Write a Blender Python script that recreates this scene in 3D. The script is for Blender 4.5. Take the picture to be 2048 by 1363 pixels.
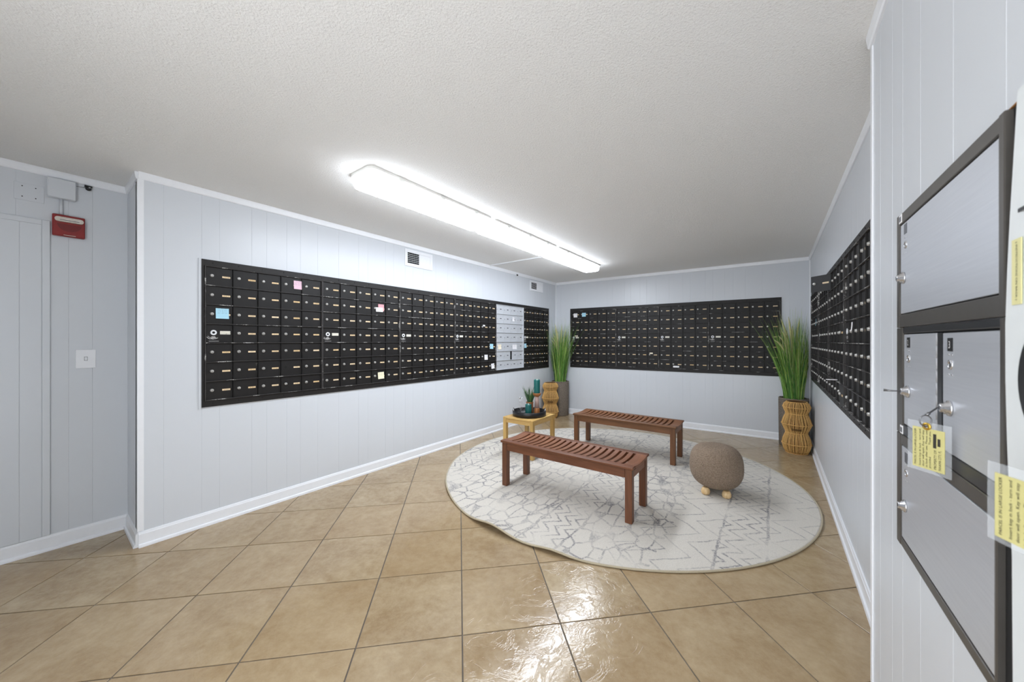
import bpy, math, random
from mathutils import Vector, Matrix
R_ = math.radians
for o in list(bpy.data.objects): bpy.data.objects.remove(o)
scene = bpy.context.scene
C = scene.collection

# ------------------------------------------------------------------ camera
PHI = math.atan(523 / 707)
cam_d = bpy.data.cameras.new('camera'); cam = bpy.data.objects.new('camera', cam_d); C.objects.link(cam)
cam.location = (0, 0, 1.335); cam.rotation_euler = (R_(90), 0, PHI)
cam_d.sensor_width = 36; cam_d.lens = 36 * 707 / 2048; cam_d.clip_start = .02
cam_d.dof.use_dof = True; cam_d.dof.focus_distance = 2.6; cam_d.dof.aperture_fstop = 4.5
scene.camera = cam
# ------------------------------------------------------------------ world and exposure
wd = bpy.data.worlds.new('world'); scene.world = wd; wd.use_nodes = True
bg = wd.node_tree.nodes['Background']; bg.inputs[0].default_value = (.93, .965, 1, 1); bg.inputs[1].default_value = 4.3
vs = scene.view_settings; vs.view_transform = 'Standard'; vs.look = 'None'; vs.gamma = 1; vs.use_curve_mapping = False
vs.exposure = 0.25
LAMP = 21.0            # radiance of the ceiling light lenses

# ------------------------------------------------------------------ node helpers
def lin(c):
    return tuple(((v / 255) / 12.92 if v / 255 <= .04045 else ((v / 255 + .055) / 1.055) ** 2.4) for v in c) + (1,)
class S:
    """a node socket with arithmetic"""
    def __init__(s, m, sk): s.m, s.k = m, sk
    def op(s, o, *a, clamp=False):
        n = s.m.nodes.new('ShaderNodeMath'); n.operation = o; n.use_clamp = clamp
        for i, v in enumerate((s,) + a):
            if isinstance(v, S): s.m.links.new(v.k, n.inputs[i])
            else: n.inputs[i].default_value = v
        return S(s.m, n.outputs[0])
    def __add__(s, o): return s.op('ADD', o)
    def __sub__(s, o): return s.op('SUBTRACT', o)
    def __mul__(s, o): return s.op('MULTIPLY', o)
    def __truediv__(s, o): return s.op('DIVIDE', o)
    def abs(s): return s.op('ABSOLUTE')
    def fract(s): return s.op('FRACT')
    def lt(s, v): return s.op('LESS_THAN', v)
    def gt(s, v): return s.op('GREATER_THAN', v)
    def max(s, o): return s.op('MAXIMUM', o)
    def line(s, w): return (s.abs() / w).op('SUBTRACT', 1.).op('MULTIPLY', -1.6, clamp=True)
    def ramp(s, a, b): return (s - a).op('DIVIDE', b - a, clamp=True)
class Mat:
    def __init__(s, name, col=(200, 200, 200), rough=.5, metal=0., spec=.5):
        s.mat = bpy.data.materials.new(name); s.mat.use_nodes = True
        s.t = s.mat.node_tree; s.nodes = s.t.nodes; s.links = s.t.links
        s.b = s.nodes['Principled BSDF']; s.b.inputs['Base Color'].default_value = lin(col)
        s.b.inputs['Roughness'].default_value = rough; s.b.inputs['Metallic'].default_value = metal
        s.b.inputs['Specular IOR Level'].default_value = spec
    def coord(s, kind='Object', scale=(1, 1, 1), rand=0.):
        tc = s.nodes.new('ShaderNodeTexCoord'); mp = s.nodes.new('ShaderNodeMapping')
        s.links.new(tc.outputs[kind], mp.inputs[0]); mp.inputs['Scale'].default_value = scale
        if rand:
            oi = s.nodes.new('ShaderNodeObjectInfo'); vm = s.nodes.new('ShaderNodeVectorMath'); vm.operation = 'SCALE'
            vm.inputs[0].default_value = (rand, rand * 1.7, rand * .6); s.links.new(oi.outputs['Random'], vm.inputs[3])
            s.links.new(vm.outputs[0], mp.inputs['Location'])
        return mp.outputs[0]
    def xyz(s, vec):
        n = s.nodes.new('ShaderNodeSeparateXYZ'); s.links.new(vec, n.inputs[0]); return [S(s, q) for q in n.outputs]
    def noise(s, vec, scale, detail=3, rough=.5, dist=0.):
        n = s.nodes.new('ShaderNodeTexNoise'); s.links.new(vec, n.inputs['Vector'])
        n.inputs['Scale'].default_value = scale; n.inputs['Detail'].default_value = detail
        n.inputs['Roughness'].default_value = rough; n.inputs['Distortion'].default_value = dist
        return S(s, n.outputs[0])
    def voro(s, vec, scale, feat='DISTANCE_TO_EDGE', rnd=1.):
        n = s.nodes.new('ShaderNodeTexVoronoi'); n.feature = feat; s.links.new(vec, n.inputs['Vector'])
        n.inputs['Scale'].default_value = scale; n.inputs['Randomness'].default_value = rnd
        return S(s, n.outputs[0])
    def mix(s, f, a, b):
        n = s.nodes.new('ShaderNodeMix'); n.data_type = 'RGBA'; s.links.new(f.k, n.inputs[0])
        for i, v in ((6, a), (7, b)):
            if isinstance(v, tuple): n.inputs[i].default_value = lin(v)
            else: s.links.new(v, n.inputs[i])
        return n.outputs[2]
    def color(s, out): s.links.new(out, s.b.inputs['Base Color']); return s
    def rough(s, sk): s.links.new(sk.k, s.b.inputs['Roughness']); return s
    def bump(s, h, strength=.3, dist=.002):
        n = s.nodes.new('ShaderNodeBump'); n.inputs['Strength'].default_value = strength; n.inputs['Distance'].default_value = dist
        s.links.new(h.k, n.inputs['Height']); s.links.new(n.outputs[0], s.b.inputs['Normal']); return s
    def random(s):
        return S(s, s.nodes.new('ShaderNodeObjectInfo').outputs['Random'])

def plain(name, col, rough=.5, metal=0., var=6, sc=30, b=0., spec=.5):
    m = Mat(name, col, rough, metal, spec); v = m.coord(rand=7.)
    n = m.noise(v, sc, 4)
    m.color(m.mix(n, tuple(max(0, c - var) for c in col), tuple(min(255, c + var) for c in col)))
    if b: m.bump(n, b, .002)
    return m.mat
def wood(name, dark, light, axis=0, rough=.42):
    m = Mat(name, light, rough); sc = [22., 22., 22.]; sc[axis] = 1.6
    v = m.coord(scale=tuple(sc), rand=5.); n = m.noise(v, 1.6, 6, .6, .8); n2 = m.noise(v, 7., 3)
    f = (n * .75 + n2 * .25).ramp(.3, .7)
    m.color(m.mix(f, dark, light)); m.bump(n2, .12, .001)
    return m.mat

M = {}
def build_mats():
    m = Mat('wall_paint', (214, 220, 229), .33); v = m.coord(scale=(60, 60, 2.))
    n = m.noise(v, 4., 3); m.bump(n, .05, .001)
    n2 = m.noise(m.coord(), 1.3, 3); m.color(m.mix(n2, (209, 213, 219), (215, 219, 224))); M['wall'] = m.mat
    M['trim'] = plain('trim_paint', (238, 240, 244), .3, var=3)
    m = Mat('ceiling_texture', (226, 225, 221), .9); v = m.coord()
    a = m.voro(v, 115., 'SMOOTH_F1'); n = m.noise(v, 220., 4, .7); m.bump(a * .6 + n, .75, .006)
    m.color(m.mix(m.noise(v, 160., 3), (240, 239, 236), (252, 251, 249))); M['ceiling'] = m.mat
    M['grout'] = plain('grout', (104, 96, 88), .9, var=14, sc=25)
    m = Mat('floor_tile', (205, 178, 140), .2); v = m.coord(rand=30.)
    a = m.noise(v, 3.2, 6, .62, .7); b = m.noise(v, 22., 5, .7); d = m.noise(v, 90., 3)
    f = (a * .6 + b * .4).ramp(.36, .64)
    c1 = m.mix(f, (144, 121, 90), (184, 166, 136)); c2 = m.mix(m.random() * .35 + d * .2, c1, (166, 140, 104))
    m.color(c2); m.rough(b.ramp(.2, .8) * .10 + .09)
    crack = m.voro(m.coord(scale=(1, 1.5, 1), rand=30.), 9., 'DISTANCE_TO_EDGE').ramp(0., .12)
    rid = (m.noise(v, 6.5, 5, .62, 1.4) - .5).abs().ramp(0., .05)
    m.bump(rid * .5 + m.noise(v, 34., 4, .6) * .8 + d * .25, .3, .0018); M['tile'] = m.mat
    # black enamel with chipped edges
    def enamel(nm, lo, hi, worn, thr):
        m = Mat(nm, hi, .5, 0., .35); v = m.coord('Object', rand=9.)
        n = m.noise(v, 30., 4); base = m.mix(n, lo, hi)
        w = m.noise(m.coord('Object', rand=13.), 9., 5, .65).ramp(thr, thr + .06); w2 = m.noise(v, 140., 3, .7).ramp(.42, .6)
        m.color(m.mix(w * w2, base, worn)); m.bump(n, .05, .001)
        return m.mat
    M['black'] = enamel('black_enamel', (23, 21, 21), (32, 30, 29), (110, 106, 102), .70)
    M['black_edge'] = enamel('black_enamel_worn_lit', (46, 44, 44), (68, 65, 64), (214, 212, 208), .55)  # base lightened to paint in light caught from above; chips are wear
    M['flange'] = enamel('black_flange', (28, 26, 25), (38, 35, 34), (190, 184, 174), .69)
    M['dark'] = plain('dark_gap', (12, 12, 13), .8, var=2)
    M['chrome'] = plain('chrome', (205, 205, 208), .22, .9, var=8, sc=200)
    M['lockface'] = plain('lock_metal', (194, 192, 188), .42, .55, var=10, sc=200)
    m = Mat('name_label', (226, 200, 160), .6); v = m.coord(scale=(1, 1, 1), rand=3.)
    x, y, z = m.xyz(m.coord())
    band = z.abs().lt(.0032) * x.abs().lt(.015); n = m.noise(m.coord(scale=(420, 1, 150), rand=40.), 1., 2).gt(.53)
    base = m.mix(m.random(), (236, 214, 180), (222, 190, 140))
    m.color(m.mix(band * n * .55, base, (90, 66, 40))); M['label'] = m.mat
    m = Mat('cream_plate', (226, 222, 206), .5)
    n = m.noise(m.coord(scale=(300, 1, 120), rand=40.), 1., 3).gt(.58); m.color(m.mix(n * .45, (230, 226, 212), (120, 115, 105))); M['plate'] = m.mat
    M['scuff'] = plain('bare_metal_scuff', (188, 186, 184), .5, .2, var=40, sc=300)
    m = Mat('brushed_aluminium', (200, 204, 210), .42, .35); v = m.coord(scale=(3, 60, 60), rand=4.)
    n = m.noise(v, 3., 4); m.color(m.mix(n, (196, 200, 206), (222, 224, 228))); M['alu'] = m.mat
    m = Mat('locker_aluminium', (196, 199, 205), .38, .55); v = m.coord(scale=(2, 40, 90), rand=4.)
    n = m.noise(v, 3., 4); m.color(m.mix(n, (194, 197, 204), (210, 213, 219))); M['lock_alu'] = m.mat
    M['hinge'] = plain('hinge_metal', (172, 172, 176), .6, .2, var=20, sc=300)
    M['bronze'] = plain('locker_frame', (92, 88, 84), .38, .55, var=6)
    M['bronze2'] = plain('locker_frame_dark', (52, 53, 56), .35, .5, var=5)
    M['rawwood'] = wood('raw_wood_edge', (120, 78, 32), (170, 116, 56), 0, .8)
    M['bench'] = wood('bench_wood', (84, 48, 30), (124, 76, 48), 0)
    M['benchy'] = wood('bench_wood_cross', (100, 58, 36), (146, 94, 62), 1)
    M['benchz'] = wood('bench_wood_leg', (82, 48, 28), (122, 74, 46), 2)
    M['bench2'] = wood('bench_wood_b', (86, 54, 30), (128, 84, 50), 0)
    M['bench2y'] = wood('bench_wood_b_cross', (100, 62, 36), (146, 96, 60), 1)
    M['bench2z'] = wood('bench_wood_b_leg', (84, 52, 28), (124, 80, 46), 2)
    M['tablex'] = wood('light_wood', (176, 136, 72), (216, 180, 116), 0)
    M['tabley'] = wood('light_wood_cross', (176, 136, 72), (216, 180, 116), 1)
    M['tablez'] = wood('light_wood_leg', (172, 132, 66), (214, 178, 110), 2)
    M['candle'] = plain('teal_wax', (8, 92, 88), .45, var=8, sc=60)
    M['wick'] = plain('pale_wick', (240, 240, 215), .5, var=4)
    M['holder'] = wood('turned_wood', (120, 70, 30), (176, 116, 62), 2)
    m = Mat('holder_glass', (214, 180, 170), .08); m.b.inputs['Transmission Weight'].default_value = .3
    m.color(m.mix(m.noise(m.coord(), 20., 3), (196, 158, 146), (222, 196, 188))); M['glass'] = m.mat
    M['tray'] = plain('black_tray', (18, 18, 20), .4, var=4, sc=50)
    M['copper'] = plain('copper_pot', (176, 118, 72), .35, .5, var=14, sc=40)
    m = Mat('boucle', (150, 131, 113), .95); v = m.coord()
    a = m.voro(v, 115., 'SMOOTH_F1'); n = m.noise(v, 160., 3)
    m.color(m.mix(a.ramp(.0, .6), (158, 139, 120), (130, 112, 95))); m.bump(a * -1. + n * .3, 1., .009); M['boucle'] = m.mat
    M['foot'] = wood('pale_foot', (200, 164, 112), (232, 204, 158), 2)
    def weave(nm, lo, hi, sz):
        m = Mat(nm, hi, .7); x, y, z = m.xyz(m.coord())
        n = m.noise(m.coord(scale=(60, 60, 140)), 1.5, 4)
        m.color(m.mix(n.ramp(.3, .7), lo, hi)); m.bump(n, .5, .003); return m.mat
    M['basket'] = weave('grey_basket', (84, 76, 68), (150, 138, 124), 1)
    M['basket_in'] = plain('basket_inside', (40, 35, 30), .9, var=6)
    M['reed'] = plain('golden_reed', (218, 172, 100), .6, var=28, sc=60)
    M['reed_in'] = plain('reed_core', (84, 54, 24), .85, var=14, sc=40)
    M['green1'] = plain('grass_green', (112, 156, 62), .5, var=22, sc=12)
    M['green2'] = plain('grass_dark', (66, 116, 44), .5, var=16, sc=12)
    M['green3'] = plain('grass_light', (172, 200, 104), .5, var=20, sc=12)
    M['straw'] = plain('grass_straw', (204, 200, 146), .6, var=16, sc=30)
    M['sprig1'] = plain('sprig_green', (46, 84, 50), .45, var=16, sc=30)
    M['sprig2'] = plain('sprig_green_light', (92, 128, 70), .45, var=16, sc=30)
    M['red'] = plain('alarm_red', (136, 22, 22), .35, var=6)
    M['red2'] = plain('alarm_grille', (112, 18, 20), .5, var=10, sc=200)
    m = Mat('strobe_lens', (222, 214, 204), .15); m.color(m.mix(m.noise(m.coord(scale=(60, 1, 60)), 1., 2), (236, 232, 226), (196, 182, 168))); M['strobe'] = m.mat
    for nm, c in dict(note_blue=(172, 218, 236), note_pink=(232, 196, 212), note_white=(238, 236, 238), note_cream=(242, 230, 206), note_yellow=(238, 232, 200)).items():
        m = Mat(nm, c, .7); x, y, z = m.xyz(m.coord())
        rows = (z / .011).fract().lt(.42) * z.gt(.0) * x.abs().lt(.028)
        n = m.noise(m.coord(scale=(330, 1, 220), rand=50.), 1., 2).gt(.52)
        m.color(m.mix(rows * n * .5, c, (70, 80, 110))); M[nm] = m.mat
    M['note_red'] = plain('note_rose', (226, 160, 168), .7, var=10, sc=120)
    m = Mat('lens_emission', (255, 255, 255), .4); m.b.inputs['Emission Color'].default_value = (.90, .965, 1.06, 1); m.b.inputs['Emission Strength'].default_value = LAMP; M['lens'] = m.mat
    m2 = Mat('lens_side_emission', (255, 255, 255), .4); m2.b.inputs['Emission Color'].default_value = (.90, .965, 1.06, 1); m2.b.inputs['Emission Strength'].default_value = LAMP * .30; M['lens_side'] = m2.mat
    M['fixture'] = plain('fixture_white', (236, 236, 232), .4, var=3)
    m = Mat('clear_pouch', (236, 240, 244), .12); m.b.inputs['Transmission Weight'].default_value = .0; m.b.inputs['Alpha'].default_value = .15
    m.color(m.mix(m.noise(m.coord(), 30., 2), (226, 232, 238), (240, 244, 248))); M['pouch'] = m.mat
    M['tag_yellow'] = plain('tag_yellow', (196, 189, 128), .6, var=8, sc=60)
    M['sticker'] = plain('pale_yellow', (226, 220, 160), .6, var=6, sc=60)
    M['ink'] = plain('ink', (44, 42, 36), .7, var=4)
    M['inkwhite'] = plain('ink_white', (225, 225, 225), .6, var=4)
    M['brass'] = plain('brass', (206, 170, 74), .25, .85, var=14, sc=120)
    M['steel'] = plain('key_steel', (120, 120, 122), .3, .85, var=14, sc=120)
    M['board'] = plain('white_board', (224, 228, 229), .5, var=4)
    M['blk'] = plain('black_plastic', (16, 16, 18), .4, var=3)
    M['slate'] = plain('slate_label', (62, 64, 72), .5, var=20, sc=400)
    M['greyplate'] = plain('grey_plate', (104, 106, 112), .5, .2, var=8)
    # rug
    m = Mat('rug_pile', (224, 218, 206), .95); co = m.coord()
    nz = m.noise(co, 5., 3); nz2 = m.noise(co, 60., 2)
    x, y, z = m.xyz(co); px = x + (nz - .5) * .05 + (nz2 - .5) * .012; py = y + (m.noise(co, 7., 2) - .5) * .05
    L = None
    for c, w in ((-1.48, .007), (-1.22, .007), (-.575, .007), (0., .007), (.275, .007), (1.10, .007), (1.355, .008)):  # one band line also paints the dark shade of a fold crease
        q = (px - c).line(w * 1.5); L = q if L is None else L.max(q)
    tri = ((py / .17).fract() - .5).abs() * 2.
    zig = ((((px / .085) + tri * 1.1).fract()) - .5).line(.16)
    def inb(a, b): return px.gt(a) * px.lt(b)
    band = zig * inb(-1.48, -1.22).max(inb(0., .275)).max(inb(1.10, 1.355))
    tri2 = ((py / .34).fract() - .5).abs() * 2.
    zig2 = ((((px / .15) + tri2 * 1.3).fract()) - .5).line(.075) * inb(1.36, 2.).max(inb(.52, 1.10))
    cmb = m.nodes.new('ShaderNodeCombineXYZ'); m.links.new((px * 1.0).k, cmb.inputs[0]); m.links.new((py * .62).k, cmb.inputs[1])
    vd = m.voro(cmb.outputs[0], 10.5, rnd=.62); hexl = vd.op('MULTIPLY', -1.).op('ADD', .075).op('MULTIPLY', 22., clamp=True)
    hexm = hexl * inb(-1.22, 0.).max(inb(.275, .8)).max(inb(-2., -1.48))
    dots = m.voro(co, 13., 'F1').op('MULTIPLY', -1.).op('ADD', .19).op('MULTIPLY', 12., clamp=True) * inb(-1.22, 0.6) * m.noise(co, 3.2, 1).gt(.52)
    pat = L.max(band).max(zig2 * .8).max(hexm).max(dots * .8)
    dis = m.noise(co, 3.1, 4, .6).ramp(.34, .60) * m.noise(co, 75., 2).ramp(.30, .55)
    fine = m.noise(co, 240., 3, .8)
    basec = m.mix(fine.ramp(.3, .7), (194, 188, 178), (222, 216, 206))
    stain = m.noise(m.coord(scale=(1, 1, 1)), 1.7, 3).ramp(.5, .8)
    basec = m.mix(stain * .35, basec, (206, 200, 188))
    m.color(m.mix(pat * dis * .85, basec, (112, 110, 116)))
    m.bump(fine + pat * -.4, .6, .004); M['rug'] = m.mat
    M['rugedge'] = plain('rug_binding', (178, 166, 142), .9, var=16, sc=200)
build_mats()

# ------------------------------------------------------------------ mesh helpers
class MB:
    def __init__(s): s.v = []; s.f = []; s.mi = []; s.sm = []
    def add(s, vs, fs, mi=0, smooth=False):
        o = len(s.v); s.v += [tuple(v) for v in vs]; s.f += [tuple(i + o for i in f) for f in fs]
        s.mi += [mi] * len(fs); s.sm += [smooth] * len(fs); return s
    def box(s, x0, x1, y0, y1, z0, z1, mi=0):
        x0, x1 = min(x0, x1), max(x0, x1); y0, y1 = min(y0, y1), max(y0, y1); z0, z1 = min(z0, z1), max(z0, z1)
        vs = [(x, y, z) for x in (x0, x1) for y in (y0, y1) for z in (z0, z1)]
        return s.add(vs, [(0, 1, 3, 2), (4, 6, 7, 5), (0, 4, 5, 1), (2, 3, 7, 6), (0, 2, 6, 4), (1, 5, 7, 3)], mi)
    def bbox(s, x0, x1, y0, y1, z0, z1, b=.002, mi=0):
        """box with chamfered edges"""
        vs = []; 
        for sx, X, dx in ((0, x0, b), (1, x1, -b)):
            for sy, Y, dy in ((0, y0, b), (1, y1, -b)):
                for sz, Z, dz in ((0, z0, b), (1, z1, -b)):
                    vs += [(X, Y + dy, Z + dz), (X + dx, Y, Z + dz), (X + dx, Y + dy, Z)]
        def i(x, y, z, k): return (x * 4 + y * 2 + z) * 3 + k
        fs = []
        for x in (0, 1):
            q = [i(x, 0, 0, 0), i(x, 0, 1, 0), i(x, 1, 1, 0), i(x, 1, 0, 0)]; fs.append(q if x == 0 else q[::-1])
        for y in (0, 1):
            q = [i(0, y, 0, 1), i(1, y, 0, 1), i(1, y, 1, 1), i(0, y, 1, 1)]; fs.append(q if y == 0 else q[::-1])
        for z in (0, 1):
            q = [i(0, 0, z, 2), i(0, 1, z, 2), i(1, 1, z, 2), i(1, 0, z, 2)]; fs.append(q if z == 0 else q[::-1])
        for y in (0, 1):
            for z in (0, 1):
                q = [i(0, y, z, 1), i(1, y, z, 1), i(1, y, z, 2), i(0, y, z, 2)]; fs.append(q if (y + z) % 2 else q[::-1])
        for x in (0, 1):
            for z in (0, 1):
                q = [i(x, 0, z, 0), i(x, 1, z, 0), i(x, 1, z, 2), i(x, 0, z, 2)]; fs.append(q[::-1] if (x + z) % 2 else q)
        for x in (0, 1):
            for y in (0, 1):
                q = [i(x, y, 0, 0), i(x, y, 1, 0), i(x, y, 1, 1), i(x, y, 0, 1)]; fs.append(q if (x + y) % 2 else q[::-1])
        for x in (0, 1):
            for y in (0, 1):
                for z in (0, 1):
                    q = [i(x, y, z, 0), i(x, y, z, 1), i(x, y, z, 2)]; fs.append(q if (x + y + z) % 2 else q[::-1])
        return s.add(vs, fs, mi)
    def lathe(s, prof, n=24, c=(0, 0, 0), mi=0, axis='z', smooth=True, cap=True):
        vs = []
        for r, h in prof:
            for k in range(n):
                a = 2 * math.pi * k / n; u, w = r * math.cos(a), r * math.sin(a)
                p = (u, w, h) if axis == 'z' else ((u, h, -w) if axis == 'y' else (h, u, w))
                vs.append((p[0] + c[0], p[1] + c[1], p[2] + c[2]))
        fs = []
        for j in range(len(prof) - 1):
            for k in range(n):
                k2 = (k + 1) % n; fs.append((j * n + k, j * n + k2, (j + 1) * n + k2, (j + 1) * n + k))
        o = len(s.v); s.add(vs, fs, mi, smooth)
        if cap:
            s.f.append(tuple(o + k for k in range(n))[::-1]); s.f.append(tuple(o + (len(prof) - 1) * n + k for k in range(n)))
            s.mi += [mi] * 2; s.sm += [False] * 2
        return s
    def cyl(s, c, r, h, axis='z', n=20, mi=0, r2=None):
        return s.lathe([(r, 0), (r if r2 is None else r2, h)], n, c, mi, axis)
    def tube(s, pts, rad, n=8, mi=0, closed=False, smooth=True):
        P = [Vector(p) for p in pts]; vs = []; m = len(P)
        rads = rad if isinstance(rad, (list, tuple)) else [rad] * m
        up = None
        for i, p in enumerate(P):
            if closed: t = (P[(i + 1) % m] - P[i - 1])
            else: t = P[min(i + 1, m - 1)] - P[max(i - 1, 0)]
            t.normalize()
            if up is None: up = t.orthogonal().normalized()
            up = (up - t * up.dot(t)).normalized(); w = t.cross(up)
            for k in range(n):
                a = 2 * math.pi * k / n; vs.append(p + (up * math.cos(a) + w * math.sin(a)) * rads[i])
        fs = []
        for i in range(m if closed else m - 1):
            for k in range(n):
                k2 = (k + 1) % n; i2 = (i + 1) % m; fs.append((i * n + k, i * n + k2, i2 * n + k2, i2 * n + k))
        if not closed: fs += [tuple(range(n))[::-1], tuple((m - 1) * n + k for k in range(n))]
        return s.add(vs, fs, mi, smooth)
    def prism(s, prof, axis, t0, t1, mi=0):
        """closed 2D profile extruded; axis 'x': prof=(y,z); 'y': (x,z); 'z': (x,y)"""
        def P(a, b, t): return (t, a, b) if axis == 'x' else ((a, t, b) if axis == 'y' else (a, b, t))
        n = len(prof); vs = [P(a, b, t0) for a, b in prof] + [P(a, b, t1) for a, b in prof]
        fs = [(i, (i + 1) % n, n + (i + 1) % n, n + i) for i in range(n)] + [tuple(range(n))[::-1], tuple(range(n, 2 * n))]
        return s.add(vs, fs, mi)
    def mesh(s, name, mats):
        me = bpy.data.meshes.new(name); me.from_pydata(s.v, [], s.f)
        for m in (mats if isinstance(mats, (list, tuple)) else [mats]): me.materials.append(M[m] if isinstance(m, str) else m)
        me.polygons.foreach_set('material_index', s.mi); me.polygons.foreach_set('use_smooth', s.sm)
        import bmesh
        bm = bmesh.new(); bm.from_mesh(me); bmesh.ops.recalc_face_normals(bm, faces=bm.faces[:]); bm.to_mesh(me); bm.free()
        me.update(); return me
    def build(s, name, mats, parent=None, loc=(0, 0, 0), rz=0.):
        return put(name, s.mesh(name, mats), parent, loc, rz)
def put(name, me, parent=None, loc=(0, 0, 0), rz=0.):
    o = bpy.data.objects.new(name, me); C.objects.link(o); o.location = loc; o.rotation_euler = (0, 0, rz)
    if parent: o.parent = parent
    return o
def empty(name, loc=(0, 0, 0), rz=0.):
    o = bpy.data.objects.new(name, None); C.objects.link(o); o.location = loc; o.rotation_euler = (0, 0, rz); o.empty_display_size = .1
    return o
def tag(o, label, cat, group=None, kind=None):
    o['label'] = label; o['category'] = cat
    if group: o['group'] = group
    if kind: o['kind'] = kind
    return o
def struct(o, label=None, cat=None):
    o['kind'] = 'structure'
    if label: o['label'] = label
    if cat: o['category'] = cat
    return o
def copy_tree(o, parent=None):
    c = o.copy(); C.objects.link(c); c.parent = parent
    for ch in list(o.children): copy_tree(ch, c)
    return c
def text_mesh(body, size, name, mat, rot90=0, ext=.0004, align='LEFT', cx=0., cz=0., y=0., spacing=1.):
    """lettering lying on a wall-local plane (x right, z up, facing -y)"""
    cu = bpy.data.curves.new('txt', 'FONT'); cu.body = body; cu.size = size; cu.align_x = align; cu.space_character = spacing
    cu.resolution_u = 2
    ob = bpy.data.objects.new('txt', cu); C.objects.link(ob); dg = bpy.context.evaluated_depsgraph_get(); dg.update()
    me = bpy.data.meshes.new_from_object(ob.evaluated_get(dg)); bpy.data.objects.remove(ob); bpy.data.curves.remove(cu)
    for v in me.vertices:
        a, b = v.co.x, v.co.y
        if rot90 == 1: a, b = -b, a
        if rot90 == -1: a, b = b, -a
        v.co = (cx + a, y - ext, cz + b)
    me.materials.clear(); me.materials.append(M[mat]); me.name = name
    return me

# ------------------------------------------------------------------ room geometry
H = 2.43
XL, XR, XN, XA = -3.305, .385, .285, -3.725       # wall faces: left, right, near right, alcove
YB0, YB1 = 5.86, 6.0                               # back wall face at XL and XR
BA = math.atan2(YB1 - YB0, XR - XL)
YC, YN, YR = .40, 1.79, -.9                       # left corner, end of near right wall, open rear of the room
WALL = dict(L=((XL, 0), R_(90)), A=((XA, 0), R_(90)), R=((XR, 0), R_(-90)), N=((XN, 0), R_(-90)), B=((XL, YB0), BA))
def W(w, s, z=0., out=0.):
    """world point on a wall: s = world Y for side walls, distance from the left corner for the back wall"""
    (x, y), a = WALL[w]
    if w in 'RN': s = -s
    return Vector((x + math.cos(a) * s + math.sin(a) * out, y + math.sin(a) * s - math.cos(a) * out, z))
def Wrot(w): return WALL[w][1]

# floor: every tile a piece on a grout bed
fl = MB().box(-3.9, .55, YR, 6.2, -.06, -.0035).build('floor', 'grout'); struct(fl, 'tan stone-look tile floor laid on the diagonal', 'floor')
ts = .4597; g = .0062; c0 = Vector((-.952086 * 1.335, 1.782010 * 1.335)); th = .148675
Rv = Vector((math.cos(PHI), math.sin(PHI))); Fv = Vector((-math.sin(PHI), math.cos(PHI)))
org = Rv * c0.x + Fv * c0.y; ang = R_(45)
dv = Vector((math.cos(ang), math.sin(ang))); du = Vector((-math.sin(ang), math.cos(ang)))
hs = ts / 2 - g / 2; b = .0007
tile_me = MB().add(
    [(-hs, -hs, -.008), (hs, -hs, -.008), (hs, hs, -.008), (-hs, hs, -.008),
     (-hs, -hs, -b), (hs, -hs, -b), (hs, hs, -b), (-hs, hs, -b),
     (-hs + b, -hs + b, 0), (hs - b, -hs + b, 0), (hs - b, hs - b, 0), (-hs + b, hs - b, 0)],
    [(0, 1, 5, 4), (1, 2, 6, 5), (2, 3, 7, 6), (3, 0, 4, 7), (4, 5, 9, 8), (5, 6, 10, 9), (6, 7, 11, 10), (7, 4, 8, 11), (8, 9, 10, 11)]).mesh('tile', 'tile')
rnd = random.Random(4)
for a in range(-14, 16):
    for bb in range(-14, 16):
        p = org + dv * ((bb + .5) * ts) + du * ((a + .5) * ts); e = .22
        if XA - e < p.x < XR + e and YR + .2 < p.y < 6. + e and not (p.x < XL - e and p.y > YC + e):
            t = put('tile', tile_me, fl, (p.x, p.y, 0), ang + R_(90) * rnd.randrange(4))
ce = MB().box(-3.9, .55, YR, 6.2, H, H + .06).build('ceiling', 'ceiling'); struct(ce, 'off-white stippled ceiling', 'ceiling')

# walls clad with grooved vertical panels
PAT = [.198, .101, .202, .101, .148, .106, .146, .192]
panel_cache = {}
def panel_mesh(w):
    k = round(w, 4)
    if k not in panel_cache:
        h = w / 2 - .0001; d = .0013
        panel_cache[k] = MB().prism([(-h, 0), (-h, -.0062), (-h + d, -.007), (h - d, -.007), (h, -.0062), (h, 0)], 'z', 0, H).mesh('panel', 'wall')
    return panel_cache[k]
def wall(name, key, s0, s1, label, start=None, off=0, zmax=H):
    """backing behind the wall face plus its panels"""
    (x, y), a = WALL[key]; sg = -1 if key in 'RN' else 1
    lo, hi = min(s0 * sg, s1 * sg), max(s0 * sg, s1 * sg)
    o = MB().box(lo, hi, .007, .09, 0, H).build(name, 'wall', None, (x, y, 0), a); struct(o, label, 'wall')
    cuts = [lo]; c = lo + (start if start else .12); i = off
    while c < hi - .03: cuts.append(c); c += PAT[i % 8]; i += 1
    cuts.append(hi)
    for p, q in zip(cuts, cuts[1:]): put('panel', panel_mesh(q - p), o, ((p + q) / 2, .007, 0))
    return o
wall('wall_left', 'L', YC, YB0 - .002, 'pale grey panelled wall behind the long row of mailboxes', .119, 0)
wl = math.hypot(XR - XL, YB1 - YB0)
wall('wall_back', 'B', -.08, wl + .08, 'pale grey panelled wall at the far end of the room', .18, 3)
wall('wall_right', 'R', YN, 6.0, 'pale grey panelled wall along the right with mailboxes', .12, 2)
wall('wall_near', 'N', YR, YN, 'pale grey panelled wall holding the parcel lockers', .12, 4)
wall('wall_alcove', 'A', YR, YC, 'shaded pale grey wall of the recess with the red alarm', .09, 5)
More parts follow.
